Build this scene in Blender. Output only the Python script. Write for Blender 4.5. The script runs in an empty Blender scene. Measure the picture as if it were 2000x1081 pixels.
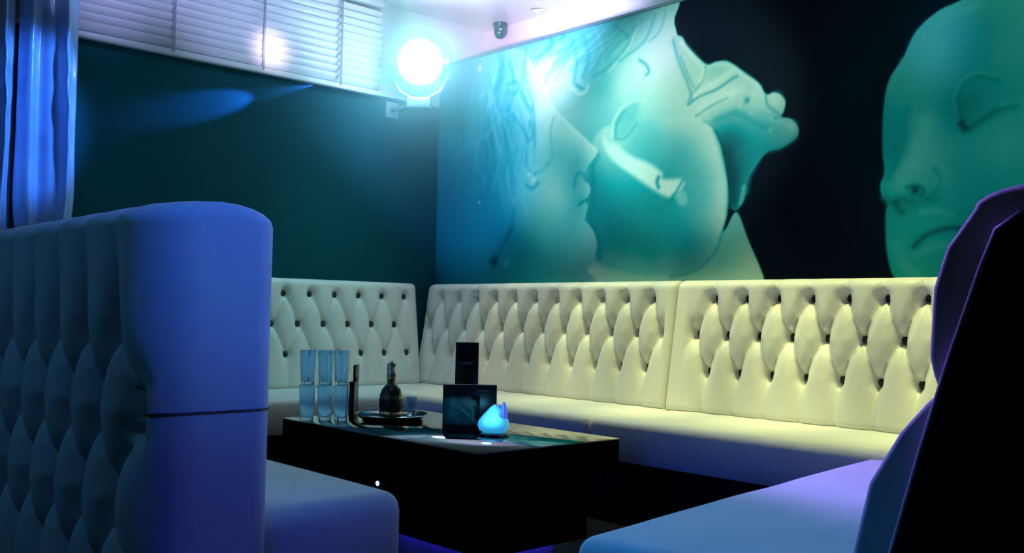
import bpy, bmesh, math, random
import numpy as np
from mathutils import Matrix, Vector
random.seed(7)
SC = bpy.context.scene
COL = SC.collection

# ------------------------------------------------------------------ camera
cam_d = bpy.data.cameras.new('camera')
cam_d.sensor_width = 36.0
cam_d.lens = 1900.59/2000*36.0
cam_d.clip_start = 0.05
cam_o = bpy.data.objects.new('camera', cam_d); COL.objects.link(cam_o)
RT = Vector((0.6768822, 0.7358436, 0.0190959))
UPV = Vector((0.0150092, -0.0397342, 0.9990976))
FW = Vector((-0.7359383, 0.6759847, 0.0379398))
m = Matrix((RT, UPV, -FW)).transposed().to_4x4()
m.translation = (5.2209, -4.0925, 0.9155)
cam_o.matrix_world = m
SC.camera = cam_o

# ------------------------------------------------------------------ world, exposure
w = bpy.data.worlds.new('world'); SC.world = w
w.use_nodes = True
w.node_tree.nodes['Background'].inputs[0].default_value = (0.010, 0.030, 0.11, 1)
w.node_tree.nodes['Background'].inputs[1].default_value = 0.3
SC.view_settings.view_transform = 'Standard'
SC.view_settings.look = 'None'
SC.view_settings.exposure = 0.25
SC.view_settings.gamma = 1.0
SC.view_settings.use_curve_mapping = False

# ------------------------------------------------------------------ unseen club spots, some of them added as fill light
def spot(name, loc, aim, col, watts, size, blend=0.6, rad=0.06):
    d = bpy.data.lights.new(name, 'SPOT')
    d.color = col; d.energy = watts; d.spot_size = math.radians(size); d.spot_blend = blend
    d.shadow_soft_size = rad
    o = bpy.data.objects.new(name, d); COL.objects.link(o)
    o.location = loc
    o.rotation_euler = (Vector(aim)-Vector(loc)).to_track_quat('-Z', 'Y').to_euler()
    return o
YEL = (0.92, 1.0, 0.40)
for sx, e in ((0.45, 20), (1.1, 66), (1.8, 120), (2.5, 150), (3.2, 150), (3.9, 120)):
    spot('sofa_downlight', (sx, -0.62, 2.90), (sx, -0.28, 0.55), YEL, e, 36, 0.9)
spot('left_sofa_spot', (1.0, -1.0, 2.88), (0.12, -0.95, 0.75), (0.22, 0.92, 0.80), 34, 44, 0.9)
# floods for the mural, teal in the middle, green by the single face, blue towards the corner
spot('mural_teal_flood', (1.6, -2.9, 2.5), (1.30, 0.0, 2.00), (0.50, 1.0, 0.95), 230, 30, 0.7)
spot('mural_teal_flood', (2.3, -2.9, 2.5), (2.10, 0.0, 2.00), (0.66, 1.0, 0.82), 300, 30, 0.7)
spot('mural_green_flood', (3.6, -2.9, 2.5), (3.45, 0.0, 1.95), (0.16, 1.0, 0.68), 120, 32, 0.7)
spot('mural_blue_flood', (0.9, -2.6, 2.5), (0.35, 0.0, 1.95), (0.08, 0.34, 1.0), 240, 34, 0.7)
spot('purple_head', (1.5, -1.2, 2.7), (1.9, 0.0, 2.36), (0.75, 0.40, 1.0), 40, 20, 1.0)
spot('green_head', (1.2, -1.2, 2.7), (1.15, 0.0, 2.3), (0.5, 1.0, 0.30), 2.5, 16, 1.0)
# coloured spots on the seats in front
spot('booth_blue_spot', (5.3, -2.55, 2.75), (3.2, -3.05, 1.22), (0.03, 0.17, 1.0), 160, 22, 1.0)
spot('booth_teal_spot', (2.0, -5.6, 2.75), (2.8, -3.3, 0.8), (0.04, 0.24, 0.55), 50, 40, 0.9)
spot('booth_seat_teal_spot', (3.4, -1.9, 2.86), (3.0, -2.75, 0.45), (0.0, 0.36, 0.55), 14, 24, 0.9)
spot('booth_low_blue_fill', (5.3, -2.3, 2.75), (3.22, -2.98, 0.32), (0.0, 0.07, 1.0), 55, 18, 0.9)  # blue fill added for the lower booth end and seat
spot('bench_purple_spot', (1.9, -0.9, 2.86), (4.0, -1.35, 0.45), (0.30, 0.20, 1.0), 420, 26, 0.9)
spot('bench_rim_purple_spot', (2.3, -2.1, 2.86), (4.52, -2.45, 0.95), (0.28, 0.12, 1.0), 230, 18, 0.9)
spot('bench_teal_spot', (3.3, -3.3, 2.86), (3.9, -2.3, 0.45), (0.0, 0.26, 0.85), 100, 36, 0.9)
for fx in (1.0, 1.9, 2.8, 3.4):
    spot('seat_front_blue_fill', (fx, -1.30, 0.03), (fx, -0.80, 0.33), (0.0, 0.09, 1.0), 1.0, 80, 0.8, 0.02)  # low blue fill added to colour the sofa seat fronts
spot('floor_blue_spot', (3.9, -3.6, 2.86), (2.9, -1.9, 0.30), (0.02, 0.06, 1.0), 6, 40, 0.9)
spot('glasses_blue_fill', (2.9, -2.9, 2.86), (2.05, -2.12, 0.66), (0.03, 0.42, 1.0), 110, 10, 0.9)  # narrow spot added to brighten the stacked glasses
# lavender light on blind and ceiling
for by in (-0.85, -1.6, -2.3):
    spot('blind_lavender_spot', (1.3, by, 2.89), (0.0, by, 2.72), (0.42, 0.46, 1.0), 48, 44, 0.9)
spot('blind_highlight_spot', (1.8, -1.6, 2.7), (0.0, -1.30, 2.44), (1.0, 0.78, 1.0), 260, 9, 1.0)
spot('ceiling_lavender_spot', (1.8, -1.6, 1.9), (0.75, 0.1, 2.92), (0.68, 0.60, 1.0), 480, 46, 0.9)
spot('ceiling_green_spot', (1.6, -1.0, 2.3), (1.75, -0.05, 2.92), (0.6, 1.0, 0.45), 14, 30, 1.0)
spot('wall_blue_streak', (0.14, -1.05, 2.27), (0.0, -1.60, 2.09), (0.04, 0.22, 1.0), 110, 18, 0.8, 0.005)
spot('curtain_blue_spot', (1.8, -1.6, 2.6), (0.2, -2.66, 1.85), (0.10, 0.32, 1.0), 280, 24, 0.5)
spot('lavender_head', (0.9, -1.4, 2.75), (0.75, 0.0, 2.42), (0.60, 0.40, 1.0), 9, 24, 1.0)
spot('blue_head', (3.3, -1.4, 2.75), (3.42, 0.0, 2.12), (0.05, 0.35, 1.0), 26, 16, 1.0)
MURAL_UNDER=55
MURAL_SHAPES={
 'mid':[(0.721,2.701),(1.173,2.702),(1.98,2.639),(2.01,2.48),(2.074,2.29),(2.13,2.131),(2.157,2.032),(2.21,1.95),(2.275,1.878),(2.333,1.732),(2.366,1.579),(2.358,1.452),(2.329,1.351),(2.356,1.367),(2.416,1.441),(2.486,1.295),(2.578,1.099),(2.539,1.045),(1.041,1.05),(0.744,1.918)],
 'jaw':[(1.279,1.769),(1.402,1.757),(1.516,1.98),(2.21,1.95),(2.275,1.878),(2.333,1.732),(2.366,1.579),(2.358,1.452),(2.329,1.351),(2.277,1.238),(2.154,1.16),(2.005,1.133),(1.82,1.136),(1.583,1.18),(1.469,1.229),(1.33,1.346)],
 'left':[(-0.15,2.734),(0.376,2.618),(0.791,2.57),(0.976,2.374),(1.091,2.171),(1.24,2.031),(1.349,1.942),(1.439,1.878),(1.468,1.845),(1.449,1.818),(1.402,1.775),(1.375,1.724),(1.371,1.695),(1.412,1.662),(1.421,1.626),(1.398,1.592),(1.382,1.575),(1.403,1.544),(1.392,1.503),(1.384,1.462),(1.429,1.419),(1.466,1.364),(1.475,1.305),(1.453,1.247),(1.407,1.172),(1.361,1.079),(-0.089,1.054)],
 'hand':[(1.991,2.399),(2.025,2.409),(2.066,2.39),(2.1,2.334),(2.219,2.22),(2.283,2.222),(2.358,2.209),(2.462,2.128),(2.533,2.073),(2.577,2.01),(2.62,2.011),(2.66,1.993),(2.685,1.957),(2.677,1.913),(2.664,1.885),(2.717,1.868),(2.755,1.821),(2.745,1.774),(2.665,1.734),(2.595,1.724),(2.538,1.68),(2.483,1.604),(2.469,1.527),(2.449,1.482),(2.41,1.449),(2.373,1.482),(2.356,1.616),(2.32,1.773),(2.269,1.871),(2.204,1.929),(2.131,2.023),(2.082,2.179),(2.027,2.304)],
 'right':[(3.642,2.298),(3.504,2.259),(3.415,2.235),(3.322,2.168),(3.264,2.062),(3.204,1.98),(3.178,1.865),(3.172,1.677),(3.182,1.573),(3.163,1.514),(3.173,1.458),(3.194,1.427),(3.188,1.38),(3.191,1.252),(3.207,1.159),(3.231,1.098),(3.293,0.998),(3.852,0.901),(4.211,1.057),(4.322,1.529),(4.279,1.978),(4.034,2.263)],
}
MURAL_TONES={
 'mid':[(0.817,2.649,0.42),(1.09,2.595,0.45),(1.384,2.566,0.45),(1.732,2.553,0.5),(1.947,2.535,0.62),(1.007,2.391,0.72),(1.225,2.323,0.68),(1.389,2.355,0.5),(1.511,2.216,0.5),(1.736,2.352,0.68),(1.915,2.375,0.72),(2.055,2.238,0.75),(1.664,2.22,0.72),(1.23,2.078,0.62),(1.395,2.085,0.58),(1.515,2.01,0.55),(1.919,2.123,0.72),(2.058,2.047,0.72),(1.816,1.942,0.56),(1.959,1.841,0.52),(2.093,1.906,0.68),(2.225,1.836,0.7),(2.29,1.671,0.62),(1.558,1.83,0.5),(1.462,1.752,0.36),(1.751,1.526,0.33),(1.604,1.421,0.33),(2.417,1.377,0.52),(2.478,1.222,0.6),(2.538,1.12,0.68),(2.327,1.226,0.5),(1.415,1.152,0.66),(1.534,1.121,0.62),(1.971,1.115,0.6),(2.298,1.111,0.62)],
 'jaw':[(1.957,1.951,0.64),(2.093,1.933,0.7),(1.926,1.734,0.4),(2.062,1.775,0.44),(1.782,1.833,0.46),(2.273,1.752,0.72),(2.323,1.564,0.7),(2.229,1.492,0.5),(1.595,1.869,0.66),(1.463,1.707,0.36),(1.6,1.623,0.34),(1.448,1.459,0.33),(1.606,1.335,0.32),(1.864,1.241,0.34),(1.826,1.409,0.33),(1.965,1.456,0.34),(2.101,1.367,0.36),(2.097,1.69,0.44),(1.96,1.786,0.46),(1.888,1.905,0.52),(1.743,1.951,0.56),(2.06,1.883,0.6),(2.241,1.808,0.7),(2.306,1.644,0.66),(2.318,1.486,0.68),(2.294,1.384,0.62),(2.214,1.441,0.52),(2.195,1.654,0.5),(2.184,1.31,0.38),(2.071,1.207,0.4),(1.794,1.173,0.46),(1.97,1.156,0.5),(1.57,1.235,0.42),(2.248,1.307,0.46)],
 'left':[(0.009,2.28,0.4),(0.023,1.891,0.34),(0.038,1.471,0.3),(0.049,1.158,0.28),(0.381,2.465,0.44),(0.391,2.125,0.38),(0.402,1.787,0.34),(0.413,1.452,0.32),(0.522,1.183,0.3),(0.728,2.471,0.52),(0.736,2.178,0.44),(0.744,1.918,0.4),(0.705,1.599,0.38),(0.807,1.337,0.34),(0.894,2.378,0.66),(0.976,2.176,0.7),(1.059,2.07,0.74),(1.168,2.025,0.66),(0.951,1.959,0.6),(1.022,1.794,0.58),(1.15,1.874,0.52),(1.275,1.951,0.66),(1.4,1.862,0.66),(1.32,1.81,0.46),(1.238,1.773,0.5),(1.133,1.691,0.62),(1.221,1.593,0.58),(1.302,1.707,0.44),(1.396,1.645,0.62),(1.346,1.569,0.4),(1.391,1.536,0.58),(1.027,1.576,0.56),(1.117,1.478,0.5),(0.942,1.425,0.4),(0.947,1.238,0.36),(1.165,1.293,0.4),(1.288,1.408,0.46),(1.411,1.372,0.58),(1.432,1.298,0.56),(1.374,1.226,0.48),(1.252,1.169,0.42),(0.845,1.652,0.5)],
 'hand':[(2.036,2.365,0.66),(2.104,2.284,0.72),(2.072,2.181,0.7),(2.172,2.164,0.72),(2.284,2.172,0.62),(2.253,2.098,0.76),(2.377,2.13,0.68),(2.348,2.043,0.8),(2.469,2.063,0.7),(2.528,1.977,0.72),(2.629,1.962,0.72),(2.572,1.933,0.6),(2.238,2.007,0.74),(2.223,1.948,0.72),(2.364,1.976,0.66),(2.44,1.913,0.5),(2.53,1.85,0.44),(2.714,1.814,0.56),(2.645,1.786,0.42),(2.588,1.818,0.4),(2.411,1.84,0.28),(2.319,1.864,0.3),(2.412,1.737,0.25),(2.531,1.749,0.34),(2.383,1.636,0.18),(2.444,1.631,0.26),(2.385,1.533,0.2),(2.445,1.516,0.34)],
 'right':[(3.497,2.224,0.56),(3.389,2.159,0.55),(3.323,2.083,0.52),(3.455,2.124,0.46),(3.601,2.158,0.38),(3.721,2.154,0.46),(3.255,1.96,0.44),(3.345,1.99,0.5),(3.455,1.971,0.44),(3.56,2.017,0.36),(3.682,1.995,0.42),(3.209,1.831,0.36),(3.301,1.774,0.42),(3.39,1.784,0.38),(3.347,1.657,0.52),(3.412,1.693,0.44),(3.477,1.794,0.34),(3.581,1.843,0.32),(3.682,1.848,0.36),(3.233,1.647,0.34),(3.279,1.564,0.46),(3.222,1.513,0.4),(3.413,1.541,0.46),(3.347,1.503,0.4),(3.561,1.633,0.38),(3.682,1.64,0.4),(3.477,1.578,0.38),(3.561,1.506,0.36),(3.257,1.398,0.32),(3.391,1.39,0.36),(3.28,1.33,0.34),(3.435,1.279,0.36),(3.258,1.198,0.34),(3.348,1.151,0.36),(3.499,1.34,0.34),(3.662,1.351,0.32),(3.944,1.768,0.4),(3.943,1.275,0.28),(4.198,1.73,0.3)],
}
MURAL_MARKS=[
 ('wedge',[(1.517,1.928),(1.557,1.882),(1.607,1.873),(1.717,1.801),(1.848,1.745),(1.937,1.686),(1.952,1.649),(2.081,1.635),(2.072,1.584),(2.012,1.548),(1.957,1.558),(1.879,1.6),(1.756,1.675),(1.609,1.772),(1.534,1.85)],0.0206,0.78,0.97),
 ('wedge',[(2.038,1.565),(2.092,1.572),(2.112,1.527),(2.093,1.497),(2.053,1.51)],0.0163,0.6,0.8),
 ('line',[(1.917,1.661),(1.907,1.637),(1.918,1.608)],0.0173,0.12,0.648),
 ('line',[(2.081,1.632),(2.038,1.576),(2.005,1.53)],0.0135,0.22,0.576),
 ('line',[(2.018,1.562),(1.964,1.505),(1.913,1.446)],0.0136,0.28,0.36),
 ('wedge',[(1.595,1.907),(1.578,1.973),(1.615,2.049),(1.696,2.1),(1.777,2.1),(1.764,2.028),(1.714,1.955),(1.655,1.899)],0.0349,0.47,0.5),
 ('line',[(1.579,1.926),(1.589,2.006),(1.648,2.073),(1.733,2.104),(1.806,2.096)],0.016,0.74,0.72),
 ('line',[(1.606,1.917),(1.616,1.991),(1.667,2.053)],0.0128,0.36,0.54),
 ('line',[(1.606,1.905),(1.678,1.902),(1.758,1.972)],0.0096,0.38,0.54),
 ('line',[(1.773,2.322),(1.817,2.291),(1.84,2.248),(1.811,2.225)],0.0157,0.4,0.72),
 ('line',[(1.759,2.296),(1.782,2.247),(1.819,2.218)],0.0126,0.8,0.54),
 ('line',[(1.26,2.25),(1.311,2.206),(1.368,2.209),(1.391,2.241)],0.0134,0.75,0.72),
 ('line',[(1.293,2.263),(1.343,2.231)],0.0134,0.3,0.63),
 ('line',[(1.344,2.544),(1.388,2.416),(1.35,2.302)],0.02,0.36,0.54),
 ('line',[(1.445,2.554),(1.507,2.394),(1.451,2.255)],0.0198,0.6,0.36),
 ('line',[(1.582,2.555),(1.697,2.445),(1.548,2.327),(1.431,2.289)],0.0162,0.34,0.45),
 ('line',[(1.769,2.545),(1.698,2.416),(1.548,2.298)],0.0126,0.74,0.45),
 ('line',[(1.877,2.551),(1.808,2.424),(1.624,2.343)],0.0155,0.4,0.45),
 ('line',[(1.262,2.53),(1.298,2.402),(1.276,2.284)],0.0202,0.34,0.45),
 ('line',[(1.168,2.564),(1.197,2.604),(1.174,2.655)],0.0205,0.3,0.45),
 ('line',[(1.947,2.549),(1.914,2.459),(1.844,2.416)],0.0123,0.45,0.45),
 ('line',[(1,2.644),(1.09,2.564),(1.048,2.509)],0.0209,0.3,0.45),
 ('line',[(1.28,2.496),(1.174,2.446),(1.064,2.397),(0.928,2.373)],0.0134,0.76,0.252),
 ('line',[(1.51,2.53),(1.418,2.475),(1.328,2.416),(1.268,2.333)],0.0098,0.34,0.208),
 ('line',[(1.314,2.529),(1.2,2.491),(1.06,2.485),(0.91,2.495)],0.019,0.28,0.251),
 ('line',[(1.206,2.531),(1.084,2.497),(0.975,2.445),(0.897,2.366)],0.017,0.62,0.313),
 ('line',[(1.512,2.546),(1.426,2.486),(1.322,2.44),(1.219,2.388)],0.0131,0.76,0.207),
 ('line',[(1.01,2.511),(0.916,2.444),(0.799,2.393),(0.652,2.372)],0.0119,0.28,0.163),
 ('line',[(1.606,2.544),(1.534,2.477),(1.483,2.394),(1.414,2.32)],0.0161,0.34,0.252),
 ('line',[(1.609,2.505),(1.539,2.435),(1.47,2.363),(1.376,2.307)],0.0097,0.34,0.177),
 ('line',[(1.303,2.525),(1.218,2.459),(1.118,2.402),(1.037,2.328)],0.0168,0.62,0.19),
 ('line',[(1.353,2.518),(1.255,2.465),(1.16,2.404),(1.037,2.367)],0.0151,0.28,0.126),
 ('line',[(1.635,2.536),(1.557,2.472),(1.472,2.412),(1.408,2.335)],0.0161,0.62,0.301),
 ('line',[(1.091,2.495),(0.978,2.447),(0.852,2.406),(0.718,2.37)],0.0103,0.62,0.23),
 ('line',[(1.849,2.532),(1.757,2.489),(1.672,2.434),(1.572,2.392)],0.0094,0.62,0.309),
 ('line',[(1.052,2.533),(0.949,2.475),(0.813,2.445),(0.679,2.408)],0.0197,0.28,0.231),
 ('line',[(1.781,2.543),(1.701,2.486),(1.606,2.439),(1.526,2.376)],0.0179,0.28,0.259),
 ('line',[(1.014,2.555),(0.931,2.481),(0.841,2.409),(0.753,2.334)],0.0174,0.62,0.264),
 ('line',[(1.637,2.517),(1.54,2.472),(1.428,2.439),(1.335,2.381)],0.0109,0.28,0.254),
 ('line',[(1.531,2.518),(1.427,2.475),(1.342,2.412),(1.247,2.354)],0.0185,0.28,0.202),
 ('line',[(1.008,2.553),(0.926,2.478),(0.827,2.412),(0.703,2.365)],0.0104,0.62,0.241),
 ('line',[(1.265,2.514),(1.188,2.441),(1.109,2.368),(1.013,2.303)],0.0168,0.34,0.191),
 ('line',[(1.597,2.514),(1.497,2.47),(1.382,2.439),(1.246,2.44)],0.0097,0.62,0.316),
 ('line',[(1.836,2.504),(1.741,2.463),(1.635,2.43),(1.536,2.385)],0.0094,0.62,0.161),
 ('line',[(1.25,2.497),(1.146,2.445),(1.059,2.376),(0.972,2.304)],0.0153,0.28,0.19),
 ('line',[(1.054,2.496),(0.936,2.451),(0.801,2.42),(0.68,2.369)],0.0138,0.76,0.214),
 ('line',[(1.64,2.492),(1.548,2.44),(1.451,2.39),(1.359,2.332)],0.0109,0.28,0.174),
 ('line',[(1.41,2.54),(1.304,2.495),(1.225,2.425),(1.164,2.342)],0.0165,0.62,0.302),
 ('line',[(1.145,2.532),(1.075,2.453),(1.01,2.369),(0.967,2.274)],0.0171,0.76,0.243),
 ('line',[(1.101,2.544),(1.007,2.48),(0.907,2.418),(0.783,2.373)],0.0103,0.34,0.167),
 ('line',[(1.454,2.529),(1.34,2.496),(1.225,2.459),(1.109,2.417)],0.0149,0.28,0.23),
 ('line',[(1.359,2.528),(1.262,2.473),(1.192,2.396),(1.119,2.318)],0.0133,0.34,0.248),
 ('line',[(1.472,1.821),(1.434,1.754),(1.444,1.659),(1.447,1.547),(1.424,1.475),(1.498,1.339),(1.5,1.237)],0.0332,0.26,0.504),
 ('line',[(2.329,1.34),(2.277,1.233),(2.16,1.152),(2.005,1.125)],0.0143,0.3,0.54),
 ('line',[(1.335,1.138),(1.461,1.221),(1.59,1.169)],0.0131,0.44,0.36),
 ('line',[(0.98,2.373),(1.096,2.171),(1.244,2.031),(1.358,1.941),(1.46,1.858)],0.0139,0.82,0.63),
 ('line',[(1.367,1.722),(1.329,1.741),(1.305,1.719),(1.29,1.66)],0.0187,0.26,0.504),
 ('line',[(1.378,1.576),(1.334,1.555)],0.0149,0.2,0.576),
 ('line',[(1.111,2.088),(1.087,1.998),(1.107,1.879),(1.074,1.814)],0.0137,0.44,0.45),
 ('line',[(1.074,1.826),(1.039,1.793),(0.978,1.774)],0.0171,0.42,0.45),
 ('line',[(0.3,2.606),(0.334,2.44),(0.269,2.251),(0.199,2.069)],0.0172,0.176,0.187),
 ('line',[(0.401,2.473),(0.398,2.343),(0.319,2.178),(0.295,2.032),(0.358,1.876),(0.375,1.734)],0.0213,0.24,0.121),
 ('line',[(0.586,2.51),(0.627,2.371),(0.578,2.185),(0.538,2.001),(0.593,1.831)],0.011,0.3,0.307),
 ('line',[(0.562,2.469),(0.496,2.309),(0.484,2.152),(0.553,2.005),(0.582,1.855)],0.0125,0.22,0.115),
 ('line',[(0.6,2.537),(0.543,2.348),(0.517,2.211),(0.584,2.046),(0.628,1.902)],0.022,0.66,0.187),
 ('line',[(0.397,2.512),(0.316,2.388),(0.312,2.255),(0.377,2.1),(0.376,1.915),(0.296,1.748)],0.0128,0.208,0.158),
 ('line',[(0.254,2.577),(0.196,2.383),(0.238,2.19),(0.273,1.984),(0.203,1.859),(0.126,1.713)],0.026,0.208,0.238),
 ('line',[(0.776,2.538),(0.734,2.401),(0.778,2.253),(0.856,2.078),(0.854,1.946),(0.808,1.789)],0.0107,0.3,0.221),
 ('line',[(0.405,2.458),(0.326,2.327),(0.331,2.128),(0.396,1.983),(0.388,1.852)],0.015,0.528,0.248),
 ('line',[(0.847,2.508),(0.805,2.391),(0.841,2.204),(0.926,2.051)],0.0142,0.54,0.225),
 ('line',[(0.305,2.582),(0.235,2.396),(0.17,2.211),(0.208,2.037)],0.0129,0.176,0.146),
 ('line',[(0.305,2.6),(0.322,2.463),(0.378,2.256),(0.343,2.09)],0.0227,0.48,0.317),
 ('line',[(0.621,2.482),(0.695,2.314),(0.697,2.123),(0.636,1.966),(0.642,1.773)],0.0207,0.26,0.153),
 ('line',[(0.485,2.498),(0.429,2.32),(0.379,2.14),(0.425,1.981)],0.0222,0.54,0.149),
 ('line',[(0.848,2.498),(0.932,2.354),(0.945,2.164),(0.903,2.003),(0.922,1.876),(0.956,1.742)],0.0213,0.66,0.243),
 ('line',[(0.688,2.516),(0.766,2.378),(0.786,2.19),(0.731,2.066),(0.726,1.886),(0.801,1.702)],0.0123,0.26,0.241),
 ('line',[(0.275,2.521),(0.3,2.351),(0.349,2.175),(0.302,2.05),(0.215,1.927),(0.22,1.752)],0.019,0.432,0.25),
 ('line',[(0.224,2.546),(0.13,2.365),(0.1,2.174),(0.154,2.029)],0.0229,0.48,0.207),
 ('line',[(0.717,2.543),(0.665,2.421),(0.654,2.29),(0.729,2.111),(0.775,1.92),(0.733,1.765)],0.0216,0.54,0.297),
 ('line',[(0.71,2.512),(0.754,2.321),(0.709,2.174),(0.684,1.997)],0.0205,0.26,0.24),
 ('line',[(0.253,2.599),(0.208,2.407),(0.118,2.234),(0.119,2.101),(0.176,1.939)],0.0114,0.48,0.227),
 ('line',[(0.665,2.549),(0.686,2.395),(0.631,2.224),(0.621,2.029),(0.695,1.852),(0.735,1.678)],0.0182,0.6,0.238),
 ('line',[(0.804,2.504),(0.871,2.34),(0.936,2.166),(0.913,2.021),(0.879,1.887)],0.0178,0.6,0.321),
 ('line',[(0.384,2.534),(0.326,2.393),(0.37,2.188),(0.416,2.039),(0.366,1.858)],0.0113,0.528,0.15),
 ('line',[(0.615,2.505),(0.585,2.32),(0.531,2.158),(0.569,1.99)],0.0207,0.22,0.23),
 ('line',[(0.835,2.51),(0.793,2.328),(0.794,2.152),(0.877,1.952),(0.924,1.818)],0.0213,0.66,0.263),
 ('line',[(0.688,2.491),(0.688,2.338),(0.632,2.179),(0.647,1.988),(0.726,1.806),(0.744,1.66)],0.0206,0.26,0.189),
 ('line',[(0.529,2.51),(0.46,2.372),(0.444,2.214),(0.513,2.035),(0.541,1.888),(0.48,1.702)],0.0184,0.54,0.211),
 ('line',[(0.419,2.589),(0.349,2.425),(0.305,2.276),(0.361,2.08),(0.401,1.88),(0.343,1.702)],0.015,0.432,0.256),
 ('line',[(0.488,2.546),(0.535,2.401),(0.586,2.264),(0.544,2.115)],0.0185,0.6,0.139),
 ('line',[(0.31,2.517),(0.355,2.36),(0.391,2.161),(0.327,1.992)],0.0151,0.48,0.273),
 ('line',[(0.623,2.466),(0.6,2.294),(0.667,2.108),(0.713,1.939),(0.668,1.784)],0.0166,0.26,0.236),
 ('line',[(0.492,2.595),(0.523,2.434),(0.587,2.248),(0.564,2.063)],0.0148,0.3,0.208),
 ('line',[(0.447,2.559),(0.513,2.409),(0.51,2.272),(0.436,2.092),(0.421,1.906),(0.486,1.756)],0.0112,0.6,0.225),
 ('line',[(0.668,2.516),(0.742,2.313),(0.781,2.118),(0.734,1.975),(0.707,1.794),(0.771,1.607)],0.0145,0.6,0.155),
 ('line',[(0.596,2.505),(0.547,2.343),(0.591,2.208),(0.656,2.029),(0.631,1.889),(0.574,1.708)],0.0183,0.66,0.283),
 ('line',[(0.491,2.472),(0.553,2.312),(0.527,2.182),(0.459,1.993)],0.021,0.22,0.188),
 ('line',[(0.858,2.539),(0.849,2.38),(0.925,2.205),(0.948,2.064),(0.951,1.93)],0.0202,0.22,0.226),
 ('line',[(0.803,2.535),(0.879,2.364),(0.931,2.235),(0.898,2.06),(0.875,1.899),(0.939,1.729)],0.0122,0.22,0.11),
 ('line',[(0.652,2.554),(0.639,2.361),(0.711,2.164),(0.752,1.991),(0.704,1.844)],0.0248,0.26,0.183),
 ('line',[(0.164,2.54),(0.063,2.407),(0.045,2.222),(0.099,2.058)],0.0131,0.208,0.18),
 ('line',[(0.46,2.487),(0.502,2.284),(0.556,2.121),(0.518,1.945),(0.451,1.81),(0.474,1.661)],0.0127,0.22,0.169),
 ('line',[(0.588,2.5),(0.532,2.315),(0.565,2.127),(0.636,1.949)],0.0146,0.66,0.312),
 ('line',[(0.315,2.569),(0.286,2.444),(0.345,2.262),(0.356,2.117),(0.274,1.99)],0.0114,0.48,0.157),
 ('line',[(0.848,2.509),(0.821,2.386),(0.884,2.195),(0.948,2.053),(0.945,1.884),(0.909,1.766)],0.0161,0.26,0.148),
 ('line',[(0.577,2.498),(0.571,2.301),(0.642,2.154),(0.667,1.972),(0.607,1.851),(0.581,1.725)],0.0125,0.26,0.21),
 ('line',[(0.604,2.576),(0.656,2.451),(0.596,2.362),(0.487,2.33)],0.0291,0.28,0.432),
 ('line',[(0.725,2.57),(0.776,2.447),(0.802,2.346)],0.0252,0.62,0.45),
 ('line',[(0.436,2.321),(0.512,2.342),(0.563,2.285),(0.515,2.249)],0.0223,0.6,0.54),
 ('line',[(0.707,2.361),(0.769,2.367),(0.798,2.324),(0.752,2.292),(0.704,2.319)],0.0205,0.28,0.504),
 ('line',[(0.818,2.295),(0.876,2.206),(0.913,2.169)],0.0242,0.26,0.432),
 ('line',[(0.854,2.337),(0.919,2.279),(0.939,2.213)],0.0177,0.62,0.45),
 ('line',[(0.688,2.201),(0.785,2.123),(0.881,1.998),(0.876,1.84)],0.0216,0.3,0.45),
 ('line',[(0.616,2.178),(0.691,2.086),(0.743,1.95)],0.0182,0.54,0.45),
 ('line',[(0.906,2.09),(0.935,2.017),(0.9,1.98)],0.0239,0.28,0.432),
 ('line',[(0.239,1.973),(0.495,2.062),(0.617,2.145)],0.0189,0.5,0.45),
 ('line',[(0.54,2.222),(0.665,2.171),(0.76,2.191)],0.0183,0.52,0.36),
 ('line',[(0.79,1.945),(0.747,1.789),(0.774,1.658)],0.0213,0.3,0.36),
 ('line',[(0.672,1.926),(0.642,1.766),(0.681,1.6)],0.0216,0.48,0.315),
 ('line',[(0.497,2.011),(0.528,1.809),(0.458,1.616)],0.0292,0.26,0.288),
 ('line',[(0.835,2.004),(0.93,1.898),(0.949,1.833)],0.0176,0.52,0.45),
 ('line',[(0.757,1.435),(0.688,1.357),(0.618,1.263)],0.0321,0.2,0.432),
 ('line',[(0.777,1.562),(0.756,1.467),(0.712,1.373)],0.024,0.24,0.36),
 ('blob',(0.599,1.24),0.0424,0.12,0.85),
 ('blob',(0.716,1.228),0.0257,0.5,0.7),
 ('blob',(0.42,2.509),0.0272,0.8,0.8),
 ('blob',(0.943,1.733),0.0284,0.74,0.7),
 ('blob',(0.906,1.768),0.019,0.8,0.6),
 ('blob',(0.96,1.769),0.0157,0.3,0.6),
 ('line',[(0.88,1.707),(0.935,1.683),(0.988,1.71)],0.0198,0.26,0.504),
 ('blob',(0.443,1.63),0.0134,0.8,0.7),
 ('line',[(0.855,1.614),(0.893,1.57),(0.885,1.523)],0.021,0.55,0.45),
 ('line',[(2.108,2.026),(2.183,2.061),(2.285,2.079),(2.377,2.117),(2.408,2.125)],0.0119,0.38,0.72),
 ('line',[(2.219,2.215),(2.195,2.134),(2.13,2.077),(2.108,2.04)],0.0118,0.45,0.63),
 ('line',[(2.158,1.957),(2.238,1.994),(2.348,2.025)],0.0118,0.42,0.54),
 ('blob',(2.469,1.996),0.0205,0.24,0.7),
 ('blob',(2.428,1.977),0.0129,0.74,0.7),
 ('blob',(2.488,1.927),0.0102,0.7,0.6),
 ('blob',(2.602,1.829),0.0125,0.7,0.6),
 ('blob',(2.633,1.882),0.0125,0.3,0.6),
 ('line',[(2.577,2.005),(2.587,1.956),(2.644,1.905),(2.664,1.883)],0.0111,0.36,0.54),
 ('line',[(2.604,1.886),(2.644,1.866),(2.672,1.872)],0.011,0.62,0.54),
 ('line',[(2.456,1.566),(2.445,1.516),(2.434,1.483)],0.014,0.62,0.63),
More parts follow.
